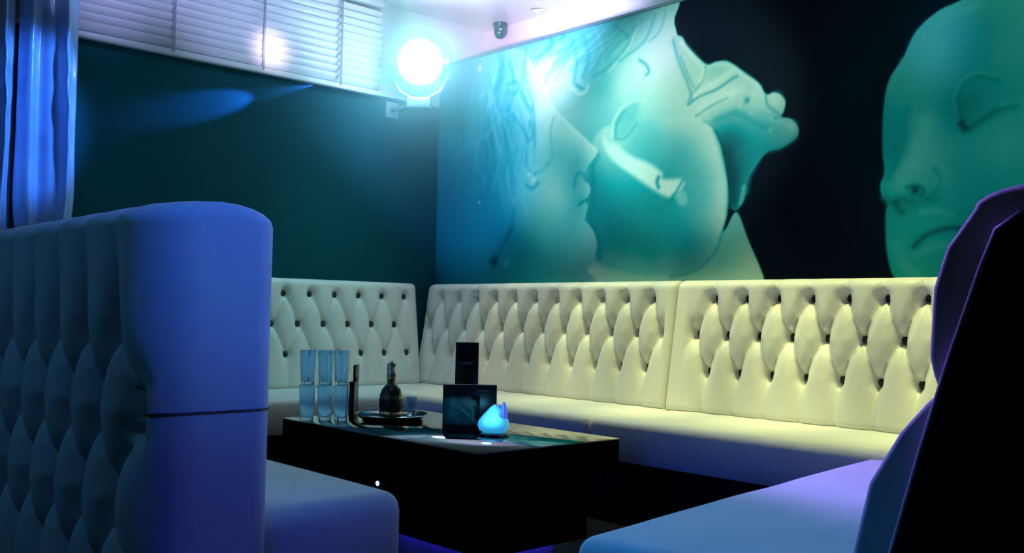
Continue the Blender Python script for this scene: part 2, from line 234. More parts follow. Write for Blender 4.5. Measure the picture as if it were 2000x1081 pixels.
 ('line',[(2.204,1.924),(2.287,1.908),(2.41,1.959)],0.0147,0.5,0.45),
 ('line',[(2.054,2.293),(2.095,2.204),(2.143,2.115)],0.0121,0.42,0.45),
 ('line',[(2.281,1.861),(2.339,1.719),(2.372,1.575),(2.364,1.452)],0.0231,0.12,0.36),
 ('line',[(2.005,2.385),(2.041,2.268),(2.11,2.126),(2.131,2.05)],0.0152,0.42,0.54),
 ('line',[(2.06,2.363),(2.141,2.272),(2.2,2.202),(2.188,2.14)],0.0211,0.86,0.54),
 ('line',[(2.15,2.071),(2.284,2.119),(2.383,2.16)],0.0237,0.86,0.495),
 ('line',[(2.177,1.992),(2.285,2.032),(2.439,2.052)],0.0236,0.84,0.45),
 ('line',[(2.232,2.207),(2.308,2.205),(2.377,2.177),(2.474,2.108),(2.542,2.046)],0.0176,0.8,0.45),
 ('line',[(2.281,1.919),(2.41,1.938),(2.5,1.885),(2.582,1.844)],0.0261,0.3,0.45),
 ('blob',(2.632,1.98),0.035,0.8,0.6),
 ('blob',(2.722,1.835),0.0295,0.74,0.6),
 ('line',[(2.745,1.774),(2.665,1.739),(2.595,1.729)],0.0216,0.3,0.45),
 ('line',[(2.351,1.743),(2.39,1.61),(2.403,1.493)],0.0455,0.12,0.432),
 ('line',[(2.543,1.692),(2.491,1.614),(2.475,1.539)],0.0194,0.4,0.45),
 ('line',[(3.373,1.775),(3.351,1.679),(3.315,1.583)],0.0534,0.6,0.45),
 ('line',[(3.279,1.721),(3.238,1.613),(3.206,1.555)],0.0308,0.24,0.36),
 ('blob',(3.27,1.531),0.0447,0.52,0.6),
 ('line',[(3.199,1.438),(3.257,1.421),(3.347,1.428),(3.413,1.44)],0.0311,0.22,0.36),
 ('blob',(3.411,2.088),0.1013,0.62,0.5),
 ('blob',(3.523,1.804),0.0816,0.24,0.5),
 ('blob',(3.691,1.649),0.1141,0.5,0.45),
 ('blob',(3.221,1.784),0.0589,0.3,0.4),
 ('line',[(3.417,1.627),(3.439,1.56),(3.426,1.496)],0.024,0.5,0.36),
 ('line',[(3.239,1.243),(3.276,1.153),(3.326,1.097)],0.0442,0.46,0.36),
 ('line',[(3.515,1.771),(3.506,1.843),(3.531,1.904),(3.591,1.926),(3.662,1.898)],0.0134,0.22,0.396),
 ('line',[(3.494,1.791),(3.485,1.857),(3.515,1.922),(3.585,1.944),(3.672,1.913)],0.0095,0.46,0.36),
 ('line',[(3.511,1.737),(3.536,1.713),(3.591,1.74),(3.662,1.778),(3.731,1.789)],0.0215,0.18,0.504),
 ('line',[(3.519,1.745),(3.532,1.722)],0.0215,0.08,0.504),
 ('line',[(3.682,1.796),(3.74,1.798),(3.835,1.774)],0.0206,0.5,0.36),
 ('line',[(3.283,1.832),(3.26,1.757),(3.228,1.67)],0.028,0.26,0.324),
 ('line',[(3.346,1.768),(3.324,1.66),(3.284,1.575)],0.039,0.54,0.36),
 ('blob',(3.32,1.478),0.0243,0.1,0.8),
 ('line',[(3.284,1.495),(3.325,1.496),(3.36,1.475),(3.347,1.454)],0.0139,0.12,0.432),
 ('line',[(3.404,1.563),(3.43,1.522),(3.413,1.471),(3.369,1.439)],0.0191,0.24,0.36),
 ('line',[(3.173,1.454),(3.215,1.433),(3.257,1.448),(3.302,1.435)],0.0199,0.2,0.432),
 ('line',[(3.234,1.427),(3.248,1.399),(3.266,1.385)],0.0224,0.14,0.432),
 ('line',[(3.317,1.236),(3.365,1.278),(3.431,1.301),(3.499,1.306),(3.561,1.29)],0.0193,0.12,0.54),
 ('line',[(3.347,1.379),(3.413,1.384),(3.478,1.363)],0.0218,0.46,0.405),
 ('line',[(3.326,1.196),(3.381,1.225),(3.457,1.243)],0.0242,0.44,0.36),
 ('line',[(3.403,2.156),(3.476,2.207),(3.581,2.223)],0.0243,0.6,0.36),
 ('line',[(3.259,2.054),(3.232,1.987),(3.204,1.923)],0.0149,0.52,0.45),
]
# ------------------------------------------------------------------ helpers
def mat(name, col, rough=0.5, metal=0.0, noise=0.0, nscale=8.0, bump=0.0, bscale=40.0, coat=0.0, spec=0.5, trans=0.0, ior=1.45, emit=None, estr=0.0, sheen=0.0):
    mt = bpy.data.materials.new(name); mt.use_nodes = True
    nt = mt.node_tree; b = nt.nodes['Principled BSDF']
    b.inputs['Base Color'].default_value = (*col, 1)
    b.inputs['Roughness'].default_value = rough
    b.inputs['Metallic'].default_value = metal
    b.inputs['Coat Weight'].default_value = coat
    b.inputs['Coat Roughness'].default_value = 0.05
    b.inputs['Specular IOR Level'].default_value = spec
    b.inputs['Transmission Weight'].default_value = trans
    b.inputs['IOR'].default_value = ior
    b.inputs['Sheen Weight'].default_value = sheen
    if emit:
        b.inputs['Emission Color'].default_value = (*emit, 1)
        b.inputs['Emission Strength'].default_value = estr
    tc = nt.nodes.new('ShaderNodeTexCoord')
    if noise:
        n = nt.nodes.new('ShaderNodeTexNoise'); n.inputs['Scale'].default_value = nscale
        n.inputs['Detail'].default_value = 5
        nt.links.new(tc.outputs['Object'], n.inputs['Vector'])
        r = nt.nodes.new('ShaderNodeValToRGB')
        r.color_ramp.elements[0].position = 0.3; r.color_ramp.elements[1].position = 0.7
        r.color_ramp.elements[0].color = (*[c*(1-noise) for c in col], 1)
        r.color_ramp.elements[1].color = (*[min(1, c*(1+noise)) for c in col], 1)
        nt.links.new(n.outputs['Fac'], r.inputs['Fac'])
        nt.links.new(r.outputs['Color'], b.inputs['Base Color'])
    if bump:
        n2 = nt.nodes.new('ShaderNodeTexNoise'); n2.inputs['Scale'].default_value = bscale
        n2.inputs['Detail'].default_value = 4
        nt.links.new(tc.outputs['Object'], n2.inputs['Vector'])
        bp = nt.nodes.new('ShaderNodeBump'); bp.inputs['Strength'].default_value = bump
        bp.inputs['Distance'].default_value = 0.01
        nt.links.new(n2.outputs['Fac'], bp.inputs['Height'])
        nt.links.new(bp.outputs['Normal'], b.inputs['Normal'])
    return mt

M = {}
M['leather'] = mat('white_leather', (0.80, 0.78, 0.72), 0.42, noise=0.05, nscale=5, bump=0.12, bscale=60)
M['leather_soft'] = mat('white_leather_worn', (0.76, 0.77, 0.77), 0.62, noise=0.06, nscale=4, bump=0.35, bscale=7, spec=0.22)
M['button'] = mat('shade_dark_button', (0.030, 0.035, 0.035), 0.5, noise=0.2, nscale=30)  # charcoal stands in for the shade deep in the button hollows
M['piping'] = mat('leather_piping', (0.55, 0.56, 0.58), 0.35, noise=0.1, nscale=30)
M['seam'] = mat('seam_thread', (0.10, 0.11, 0.13), 0.7, noise=0.2, nscale=60)
M['black_cloth'] = mat('black_panel_cloth', (0.012, 0.013, 0.016), 0.85, noise=0.25, nscale=40, spec=0.15)
M['kick'] = mat('black_kickboard', (0.006, 0.006, 0.007), 0.7, noise=0.2, nscale=10, spec=0.2)
M['gloss_black'] = mat('gloss_black_lacquer', (0.004, 0.004, 0.005), 0.06, noise=0.2, nscale=6, spec=0.7, coat=0.6)
M['satin_black'] = mat('satin_black_board', (0.002, 0.002, 0.002), 0.8, noise=0.2, nscale=8, spec=0.02)
M['floor'] = mat('dark_floor', (0.010, 0.011, 0.014), 0.65, noise=0.3, nscale=3, bump=0.05, bscale=30, spec=0.1)
M['wall_dark'] = mat('dark_teal_paint', (0.002, 0.078, 0.10), 0.7, noise=0.05, nscale=3, bump=0.03, bscale=50, spec=0.1)
M['wall_black'] = mat('black_wall_paint', (0.010, 0.012, 0.016), 0.6, noise=0.1, nscale=3)
M['wall_white'] = mat('white_wall_paint', (0.74, 0.74, 0.78), 0.5, noise=0.03, nscale=3, bump=0.03, bscale=50)
M['ceiling'] = mat('white_ceiling_gloss', (0.72, 0.73, 0.77), 0.22, noise=0.03, nscale=2)
M['trim'] = mat('grey_trim', (0.08, 0.15, 0.19), 0.4, noise=0.1, nscale=8)
M['slat'] = mat('white_blind_slat', (0.70, 0.71, 0.75), 0.35, noise=0.03, nscale=5)
M['cord'] = mat('blind_cord', (0.30, 0.33, 0.42), 0.8, noise=0.1, nscale=50)
M['satin'] = mat('satin_cloth', (0.24, 0.44, 0.78), 0.22, noise=0.10, nscale=6, bump=0.5, bscale=9, sheen=0.2, coat=0.2, spec=0.5)
M['lamp_body'] = mat('grey_lamp_housing', (0.30, 0.33, 0.36), 0.35, metal=0.3, noise=0.1, nscale=20)
M['lamp_lens'] = mat('lit_lens', (0.9, 0.9, 1.0), 0.3, noise=0.01, emit=(0.80, 0.93, 1.0), estr=15)
M['downlight_lens'] = mat('lit_downlight', (0.9, 0.9, 0.9), 0.3, noise=0.01, emit=(0.95, 1.0, 0.98), estr=9)
M['chrome'] = mat('chrome', (0.75, 0.77, 0.80), 0.12, metal=1.0, noise=0.05, nscale=20)
M['cctv'] = mat('dark_camera_plastic', (0.004, 0.02, 0.035), 0.25, noise=0.15, nscale=40, coat=0.5)
M['glass'] = mat('clear_glass_blue_light', (0.60, 0.86, 1.0), 0.03, noise=0.01, trans=0.88, ior=1.45)  # clear glass with the blue light put into its tint
M['bottle'] = mat('dark_gold_glass', (0.045, 0.040, 0.014), 0.10, noise=0.3, nscale=14, coat=0.8)
M['gold'] = mat('gold_foil', (0.55, 0.42, 0.20), 0.22, metal=0.9, noise=0.2, nscale=30)
M['cap'] = mat('silver_cap', (0.42, 0.46, 0.46), 0.2, metal=0.9, noise=0.2, nscale=30)
M['card'] = mat('black_card', (0.004, 0.006, 0.007), 0.3, noise=0.2, nscale=20, spec=0.3)
M['print'] = mat('grey_print', (0.055, 0.10, 0.12), 0.5, noise=0.55, nscale=22)
M['print_teal'] = mat('teal_print', (0.05, 0.32, 0.36), 0.5, noise=0.2, nscale=60)
M['glow_shell'] = mat('glowing_shell', (0.35, 0.75, 0.95), 0.35, noise=0.15, nscale=18, emit=(0.03, 0.42, 0.80), estr=0.55)
M['glow_petal'] = mat('glowing_petal', (0.22, 0.30, 0.95), 0.35, noise=0.2, nscale=18, emit=(0.05, 0.08, 0.75), estr=0.5)
M['led'] = mat('blue_led', (0.5, 0.6, 1.0), 0.3, noise=0.01, emit=(0.25, 0.35, 1.0), estr=14)
M['plinth'] = mat('grey_plinth', (0.16, 0.17, 0.22), 0.6, noise=0.2, nscale=8)
M['fill_strip'] = mat('blue_fill_strip', (0.2, 0.2, 1.0), 0.4, noise=0.01, emit=(0.05, 0.04, 1.0), estr=5)

def link(name, me, mt, parent=None, loc=None, rot=None):
    o = bpy.data.objects.new(name, me); COL.objects.link(o)
    if mt is not None and not me.materials: me.materials.append(M[mt] if isinstance(mt, str) else mt)
    if parent: o.parent = parent
    if loc: o.location = loc
    if rot: o.rotation_euler = rot
    return o
def tag(o, label, cat, group=None):
    o['label'] = label; o['category'] = cat
    if group: o['group'] = group
    return o
def struct(o):
    o['kind'] = 'structure'; return o
def thing(name, label, cat, loc=(0,0,0), rz=0.0, group=None):
    o = bpy.data.objects.new(name, None); COL.objects.link(o)
    o.location = loc; o.rotation_euler = (0, 0, rz); o.empty_display_size = 0.1
    return tag(o, label, cat, group)
def mesh_from(verts, faces, smooth=True, flat_from=None):
    me = bpy.data.meshes.new('mesh')
    me.from_pydata([tuple(map(float, v)) for v in verts], [], faces)
    me.update()
    bm = bmesh.new(); bm.from_mesh(me)
    bmesh.ops.recalc_face_normals(bm, faces=bm.faces)
    bm.to_mesh(me); bm.free()
    if smooth:
        me.polygons.foreach_set('use_smooth', [True]*len(me.polygons))
        if flat_from is not None:
            for p in me.polygons[flat_from:]: p.use_smooth = False
    return me
def box_mesh(x0, x1, y0, y1, z0, z1, bevel=0.0, seg=3):
    bm = bmesh.new()
    bmesh.ops.create_cube(bm, size=1.0)
    for v in bm.verts:
        v.co = (x0+(v.co.x+.5)*(x1-x0), y0+(v.co.y+.5)*(y1-y0), z0+(v.co.z+.5)*(z1-z0))
    if bevel:
        bmesh.ops.bevel(bm, geom=bm.edges[:], offset=bevel, segments=seg, profile=0.5, affect='EDGES')
    me = bpy.data.meshes.new('mesh'); bm.to_mesh(me); bm.free()
    if bevel:
        me.polygons.foreach_set('use_smooth', [True]*len(me.polygons))
        try: me.set_sharp_from_angle(angle=math.radians(50))
        except Exception: pass
    return me
def lathe_mesh(profile, n=24, cap=True):
    vs, fs = [], []
    for r, z in profile:
        for k in range(n):
            a = 2*math.pi*k/n
            vs.append((r*math.cos(a), r*math.sin(a), z))
    for i in range(len(profile)-1):
        for k in range(n):
            a, b = i*n+k, i*n+(k+1) % n
            fs.append((a, b, b+n, a+n))
    if cap:
        fs.append(tuple(range(n)))
        fs.append(tuple(reversed(range((len(profile)-1)*n, len(profile)*n))))
    me = mesh_from(vs, fs)
    try: me.set_sharp_from_angle(angle=math.radians(45))
    except Exception: pass
    return me
def tube_mesh(pts, r, n=8):
    pts = [Vector(p) for p in pts]
    vs, fs = [], []
    for i, p in enumerate(pts):
        t = (pts[min(i+1, len(pts)-1)]-pts[max(i-1, 0)]).normalized()
        a = t.cross(Vector((0, 0, 1)))
        if a.length < 1e-3: a = t.cross(Vector((1, 0, 0)))
        a.normalize(); b = t.cross(a)
        for k in range(n):
            th = 2*math.pi*k/n
            vs.append(p+a*(r*math.cos(th))+b*(r*math.sin(th)))
    for i in range(len(pts)-1):
        for k in range(n):
            q, s = i*n+k, i*n+(k+1) % n
            fs.append((q, s, s+n, q+n))
    fs.append(tuple(range(n))); fs.append(tuple(range((len(pts)-1)*n, len(pts)*n)))
    return mesh_from(vs, fs)
def cushion_mesh(lx, ly, z0, z1, r, crown=0.0, wob=0.0):
    """upholstered seat block: rounded top edges and corners, slightly crowned top"""
    def axis(L):
        e = [r*(1-math.cos(math.pi/2*k/7)) for k in range(8)]
        nmid = max(4, int((L-2*r)/0.05))
        mid = [r+(L-2*r)*k/nmid for k in range(1, nmid)]
        return e+mid+[L-x for x in reversed(e)]
    X, Y = axis(lx), axis(ly)
    vs, fs = [], []
    nx, ny = len(X), len(Y)
    for j, y in enumerate(Y):
        for i, x in enumerate(X):
            ex = max(r-x, 0) - max(r-(lx-x), 0); ey = max(r-y, 0)-max(r-(ly-y), 0)
            c = math.hypot(ex, ey)
            px, py = x, y
            if c > r:
                k = r/c
                px += ex*(1-k); py += ey*(1-k); c = r
            z = z1 - (r-math.sqrt(max(0, r*r-c*c)))
            s = math.sin(math.pi*min(1, max(0, x/lx)))*math.sin(math.pi*min(1, max(0, y/ly)))
            z += crown*abs(s)**0.5
            if wob: z += wob*abs(s)**0.4*(math.sin(x*9+y*3)+0.6*math.sin(x*17-y*11)+0.5*math.sin(y*23+x*2))
            vs.append((px, py, z))
    for j in range(ny-1):
        for i in range(nx-1):
            a = j*nx+i
            fs.append((a, a+1, a+1+nx, a+nx))
    loop = list(range(nx))+[j*nx+nx-1 for j in range(1, ny)]+[(ny-1)*nx+i for i in range(nx-2, -1, -1)]+[j*nx for j in range(ny-2, 0, -1)]
    base = len(vs)
    for k in loop: vs.append((vs[k][0], vs[k][1], z0))
    n = len(loop)
    for k in range(n):
        fs.append((loop[k], loop[(k+1) % n], base+(k+1) % n, base+k))
    fs.append(tuple(base+k for k in range(n)))
    return mesh_from(vs, fs, flat_from=len(fs)-1)

# deep-buttoned upholstery ------------------------------------------------
def tuft_height(u, z, rows, wd, off, L, H, z1, dimple=0.042):
    dz = rows[1]-rows[0]; n = len(rows)
    p = (u-off)/wd
    q = (z-rows[0])/(2*dz)
    qc = np.clip(q, 0, (n-1)/2)
    a, b = p+qc, p-qc
    d = 2*np.minimum(np.abs(a-np.round(a)), np.abs(b-np.round(b)))
    ai, bi = np.round(p+q), np.round(p-q)
    pi_, qi = (ai+bi)/2, (ai-bi)/2
    qi = np.clip(qi, 0, (n-1)/2)
    pi_ = np.where(np.abs((qi % 1)-0.5) < .25, np.floor(p)+.5, np.round(p))
    ub, zb = off+pi_*wd, rows[0]+qi*2*dz
    inside = (ub > 0.04) & (ub < L-0.04)
    rb = np.where(inside, np.hypot(u-ub, z-zb), 9.0)
    first = min(off - math.floor(off/wd)*wd, (off+wd/2)-math.floor((off+wd/2)/wd)*wd)
    first = first if first > 0.04 else first+wd/2
    k = math.floor((L-first)/(wd/2)); last = first+k*wd/2
    if last > L-0.04: last -= wd/2
    e = np.clip((u-(first-.25*wd))/(.25*wd), 0, 1)*np.clip(((last+.25*wd)-u)/(.25*wd), 0, 1)
    top = np.clip((z1-z)/(z1-rows[-1]), 0, 1)**0.7
    top = np.where(z > rows[-1], top, 1.0)
    bot = np.where(z < rows[0], 0.95+0.05*np.clip(1-(rows[0]-z)/0.12, 0, 1), 1.0)
    wgt = (0.50+0.50*np.exp(-(rb/(0.42*wd))**2))*e*top*bot
    pil = 1-(1-np.clip(d, 0, 1))**2.6
    h = H*(1-wgt*(1-pil))
    h = h - H*0.25*(1-np.exp(-(rb/(0.9*wd))**2))*0
    h -= dimple*np.exp(-(rb/0.027)**2)
    return h
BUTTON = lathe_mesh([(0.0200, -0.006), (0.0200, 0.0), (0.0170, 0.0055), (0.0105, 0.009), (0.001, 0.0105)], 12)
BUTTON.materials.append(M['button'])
def tufted_back(parent, L, z0, z1, yb, yt, rows, wd, off, H, r_end=0.03, r_back=0.0, rt=0.045, res=0.008,
                dimple=0.042, mt='leather', profile=None, buttons=True, top_r_end=0.02, umax=None):
    """backrest: local x along its length, +y is the buttoned front, back face at y = 0"""
    re = max(r_end, r_back, 0.012)
    e = [re*(1-math.cos(math.pi/2*k/8)) for k in range(9)]
    nm = int((L-2*re)/res)
    U = np.array(e+[re+(L-2*re)*k/nm for k in range(1, nm)]+[L-x for x in reversed(e)])
    zt = z1-rt
    nf = int((zt-z0)/res)
    Zf = np.linspace(z0, zt, nf)
    thick = lambda z: (profile(z) if profile else yb+(yt-yb)*(z-z0)/(z1-z0))
    rows_y, rows_z = [], []
    du = np.minimum(U, L-U)
    def rnd(r): 
        if r <= 0: return np.zeros_like(U)
        c = np.clip(r-du, 0, r); return r-np.sqrt(np.maximum(0, r*r-c*c))
    ef, eb, et = rnd(r_end), rnd(r_back), rnd(top_r_end)
    def hh(z): return tuft_height(U, np.full_like(U, z), rows, wd, off, L, H, z1, dimple)
    P = []
    for z in Zf:
        bot_round = max(0, 0.02-(z-z0))
        P.append(np.stack([U, thick(z)+hh(z)-ef-bot_round*0.6, np.full_like(U, z)], 1))
    ytop = thick(zt)+hh(zt)-ef
    for k in range(1, 11):
        t = math.pi*k/10
        yc = (ytop+eb)/2; yr = (ytop-eb)/2
        P.append(np.stack([U, yc+yr*math.cos(t), zt+(rt-et)*math.sin(t)], 1))
    P.append(np.stack([U, eb, np.full_like(U, (zt+z0)/2)], 1))
    P.append(np.stack([U, eb, np.full_like(U, z0)], 1))
    nU, nP = len(U), len(P)
    V = np.concatenate(P)
    fs = []
    for j in range(nP-1):
        o = j*nU
        fs.extend((o+i, o+i+1, o+i+1+nU, o+i+nU) for i in range(nU-1))
    nsm = len(fs)
    fs.append(tuple((nP-1)*nU+i for i in range(nU))+tuple(i for i in reversed(range(nU))))
    fs.append(tuple(j*nU for j in range(nP)))
    fs.append(tuple(j*nU+nU-1 for j in reversed(range(nP))))
    o = link('backrest', mesh_from(V, fs, flat_from=nsm), mt, parent)
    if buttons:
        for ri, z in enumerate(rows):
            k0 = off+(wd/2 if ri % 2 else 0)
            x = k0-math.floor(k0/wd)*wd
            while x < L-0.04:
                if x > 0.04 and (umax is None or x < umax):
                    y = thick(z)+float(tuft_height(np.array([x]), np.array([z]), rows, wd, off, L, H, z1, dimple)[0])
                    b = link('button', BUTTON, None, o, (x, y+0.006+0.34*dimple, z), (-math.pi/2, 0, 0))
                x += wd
    return o

# ------------------------------------------------------------------ the room
XR, YF = 8.0, -6.6
struct(link('floor', box_mesh(-0.2, XR, YF, 0.6, -0.1, 0.0), 'floor'))
struct(link('ceiling', box_mesh(-0.2, XR, YF, 0.6, 2.92, 3.02), 'ceiling'))
struct(link('wall_left', box_mesh(-0.2, 0.0, YF, 0.6, 0.0, 2.315), 'wall_dark'))
struct(link('wall_left_upper', box_mesh(-0.2, 0.0, YF, 0.6, 2.315, 2.92), 'wall_white'))
struct(link('wall_right', box_mesh(0.0, XR, 0.0, 0.4, 0.0, 2.585), 'wall_black'))
struct(link('wall_right_upper', box_mesh(0.0, XR, 0.4, 0.6, 2.6, 2.92), 'wall_white'))
struct(link('wall_far_right', box_mesh(XR, XR+.2, YF, 0.6, 0.0, 2.92), 'wall_black'))
struct(link('wall_behind', box_mesh(-0.2, XR, YF-.2, YF, 0.0, 2.92), 'wall_black'))
struct(link('trim_1', box_mesh(0.0, XR, -0.012, 0.4, 2.585, 2.603, 0.003, 2), 'trim'))

# ------------------------------------------------------------------ the mural (flat print on the wall)
def spline(pts, n=8, closed=True):
    P = np.array(pts, float); out = []
    N = len(P)
    for i in range(N if closed else N-1):
        if closed: p0, p1, p2, p3 = P[i-1], P[i], P[(i+1) % N], P[(i+2) % N]
        else: p0, p1, p2, p3 = P[max(i-1, 0)], P[i], P[i+1], P[min(i+2, N-1)]
        for t in np.linspace(0, 1, n, endpoint=False):
            out.append(.5*((2*p1)+(p2-p0)*t+(2*p0-5*p1+4*p2-p3)*t*t+(3*p1-p0-3*p2+p3)*t**3))
    if not closed: out.append(P[-1])
    return np.array(out)
def seg_dist(PX, PZ, poly, closed):
    d = np.full(PX.shape, 9.0)
    n = len(poly)
    for i in range(n if closed else n-1):
        a, b = poly[i], poly[(i+1) % n]
        ab = b-a; l2 = max(1e-12, ab@ab)
        t = np.clip(((PX-a[0])*ab[0]+(PZ-a[1])*ab[1])/l2, 0, 1)
        d = np.minimum(d, np.hypot(PX-a[0]-t*ab[0], PZ-a[1]-t*ab[1]))
    return d
def in_poly(PX, PZ, poly):
    ins = np.zeros(PX.shape, bool); n = len(poly)
    for i in range(n):
        (x1, z1), (x2, z2) = poly[i], poly[(i+1) % n]
        if z1 == z2: continue
        c = ((z1 > PZ) != (z2 > PZ)) & (PX < (x2-x1)*(PZ-z1)/(z2-z1)+x1)
        ins ^= c
    return ins
def build_mural():
    x0, x1, z0, z1, st = 0.0, 4.7, 1.0, 2.585, 0.0055
    xs = np.linspace(x0, x1, int((x1-x0)/st)); zs = np.linspace(z0, z1, int((z1-z0)/st))
    PX, PZ = np.meshgrid(xs, zs)
    tone = np.full(PX.shape, 0.035)
    def window(pts, pad):
        P = np.array(pts); 
        i0, i1 = np.searchsorted(xs, [P[:, 0].min()-pad, P[:, 0].max()+pad]); j0, j1 = np.searchsorted(zs, [P[:, 1].min()-pad, P[:, 1].max()+pad])
        return (slice(j0, j1), slice(i0, i1))
    def fill(poly, soft):
        s = window(poly, 3*soft+.02); X, Z = PX[s], PZ[s]
        d = seg_dist(X, Z, poly, True); d = np.where(in_poly(X, Z, poly), d, -d)
        return s, np.clip(.5+d/(2*soft), 0, 1)
    marks = list(MURAL_MARKS)
    def draw(ms):
        for mk in ms:
            if mk[0] == 'blob':
                c, r = mk[1], mk[2]
                s = window([c], 3*r)
                f = np.exp(-(((PX[s]-c[0])**2+(PZ[s]-c[1])**2)/(r*r*.7)))*mk[4]
            elif mk[0] == 'line':
                pl = spline(mk[1], 5, False); r = mk[2]
                s = window(pl, 3*r)
                d = seg_dist(PX[s], PZ[s], pl, False)
                f = np.exp(-(d/(r*.75))**2)*mk[4]
            else:
                pl = spline(mk[1], 5)
                s, f = fill(pl, mk[2]); f = f*f*(3-2*f)*mk[4]
            tone[s] = tone[s]*(1-f)+mk[3]*f
    for name in ('mid', 'jaw', 'left', 'hand', 'right'):
        poly = spline(MURAL_SHAPES[name], 6)
        s, mask = fill(poly, 0.012 if name == 'jaw' else 0.005)
        X, Z = PX[s], PZ[s]
        S = np.array(MURAL_TONES[name]); c2 = 0.05**2
        ker = lambda dx, dz: np.sqrt(dx*dx+dz*dz+c2)
        A = ker(S[:, 0][:, None]-S[:, 0], S[:, 1][:, None]-S[:, 1])-0.012*np.eye(len(S))
        mean = S[:, 2].mean()
        wt = np.linalg.solve(A, S[:, 2]-mean)
        val = np.full(X.shape, mean)
        for (tx, tz, _), k in zip(S, wt): val += k*ker(X-tx, Z-tz)
        val = np.clip(val, 0.08, 0.92)
        tone[s] = tone[s]*(1-mask)+val*mask
        if name == 'jaw': draw(marks[:MURAL_UNDER])
    draw(marks[MURAL_UNDER:])
    # print ramp, teal light put into the mid tones: navy-black -> teal -> pale stone
    stops = np.array([0.0, 0.05, 0.20, 0.36, 0.55, 0.75, 1.0])
    cols = np.array([(.0003, .003, .009), (.0006, .005, .014), (.004, .075, .095), (.006, .27, .30), (.13, .41, .40), (.46, .60, .53), (.80, .86, .76)])
    T = tone.ravel()
    rgb = np.stack([np.interp(T, stops, cols[:, k]) for k in range(3)], 1)
    nx, nz = len(xs), len(zs)
    V = np.stack([PX.ravel(), np.full(PX.size, -0.004), PZ.ravel()], 1)
    I = np.arange(nx*nz).reshape(nz, nx)
    F = np.stack([I[:-1, :-1].ravel(), I[:-1, 1:].ravel(), I[1:, 1:].ravel(), I[1:, :-1].ravel()], 1)
    me = bpy.data.meshes.new('mural')
    me.vertices.add(len(V)); me.vertices.foreach_set('co', V.ravel())
    me.loops.add(F.size); me.loops.foreach_set('vertex_index', F.ravel().astype(np.int32))
    me.polygons.add(len(F)); me.polygons.foreach_set('loop_start', np.arange(0, F.size, 4, dtype=np.int32))
    me.update(calc_edges=True)
    ca = me.color_attributes.new('ink', 'FLOAT_COLOR', 'POINT')
    ca.data.foreach_set('color', np.concatenate([rgb, np.ones((len(rgb), 1))], 1).ravel())
    mt = bpy.data.materials.new('mural_print'); mt.use_nodes = True
    nt = mt.node_tree; b = nt.nodes['Principled BSDF']
    b.inputs['Roughness'].default_value = 0.48; b.inputs['Specular IOR Level'].default_value = 0.05
    at = nt.nodes.new('ShaderNodeAttribute'); at.attribute_name = 'ink'
    n = nt.nodes.new('ShaderNodeTexNoise'); n.inputs['Scale'].default_value = 30; n.inputs['Detail'].default_value = 6
    mx = nt.nodes.new('ShaderNodeMixRGB'); mx.blend_type = 'MULTIPLY'; mx.inputs['Fac'].default_value = 0.15
    tc = nt.nodes.new('ShaderNodeTexCoord')
    nt.links.new(tc.outputs['Object'], n.inputs['Vector'])
    nt.links.new(at.outputs['Color'], mx.inputs['Color1']); nt.links.new(n.outputs['Fac'], mx.inputs['Color2'])
    nt.links.new(mx.outputs['Color'], b.inputs['Base Color'])
    o = link('mural', me, mt)
    global INK_MAT, INK_RGB, INK_SHAPE
    INK_MAT, INK_RGB, INK_SHAPE = mt, rgb.reshape(nz, nx, 3), (x0, x1, z0, z1)
    tag(o, 'black wall mural printed with huge pale marble faces above the long sofa', 'mural')
build_mural()

# ------------------------------------------------------------------ wall sofas
ROWS = [0.65, 0.83, 1.01]
def wall_sofa(name, label, loc, rz, L, off, seat_x0, seat_x1, yb, yt, seat_d, H=0.058, dimple=0.04, group=None):
    t = thing(name, label, 'sofa', loc, rz, group)
    tufted_back(t, L, 0.452, 1.10, yb, yt, ROWS, 0.1757, off, H, dimple=dimple)
    s = cushion_mesh(seat_x1-seat_x0, seat_d-0.02, 0.27, 0.45, 0.035, 0.004)
    link('seat', s, 'leather', t, (seat_x0, 0.02, 0))
    link('base', box_mesh(seat_x0+0.01, seat_x1-0.01, 0.03, seat_d-0.12, 0.0, 0.27), 'kick', t)
    return t
G1 = 'deep buttoned sofas along the walls'
wall_sofa('wall_sofa', 'cream deep-buttoned sofa under the two leaning faces, ending at the room corner', (2.135, -0.006, 0), math.pi, 2.06, 2.135-1.967, -0.03, 2.06, 0.165, 0.06, 0.795)
wall_sofa('wall_sofa', 'cream deep-buttoned sofa under the single face, behind the low bench', (4.36, -0.006, 0), math.pi, 2.215, 4.36-(2.355+0.1757*11), 0.0, 2.19, 0.165, 0.06, 0.795)
wall_sofa('wall_sofa', 'grey-white deep-buttoned sofa against the plain dark teal wall', (0.006, -0.225, 0), -math.pi/2, 2.06, 0.315-0.225, 0.58, 2.06, 0.135, 0.055, 0.72, 0.026, 0.022)
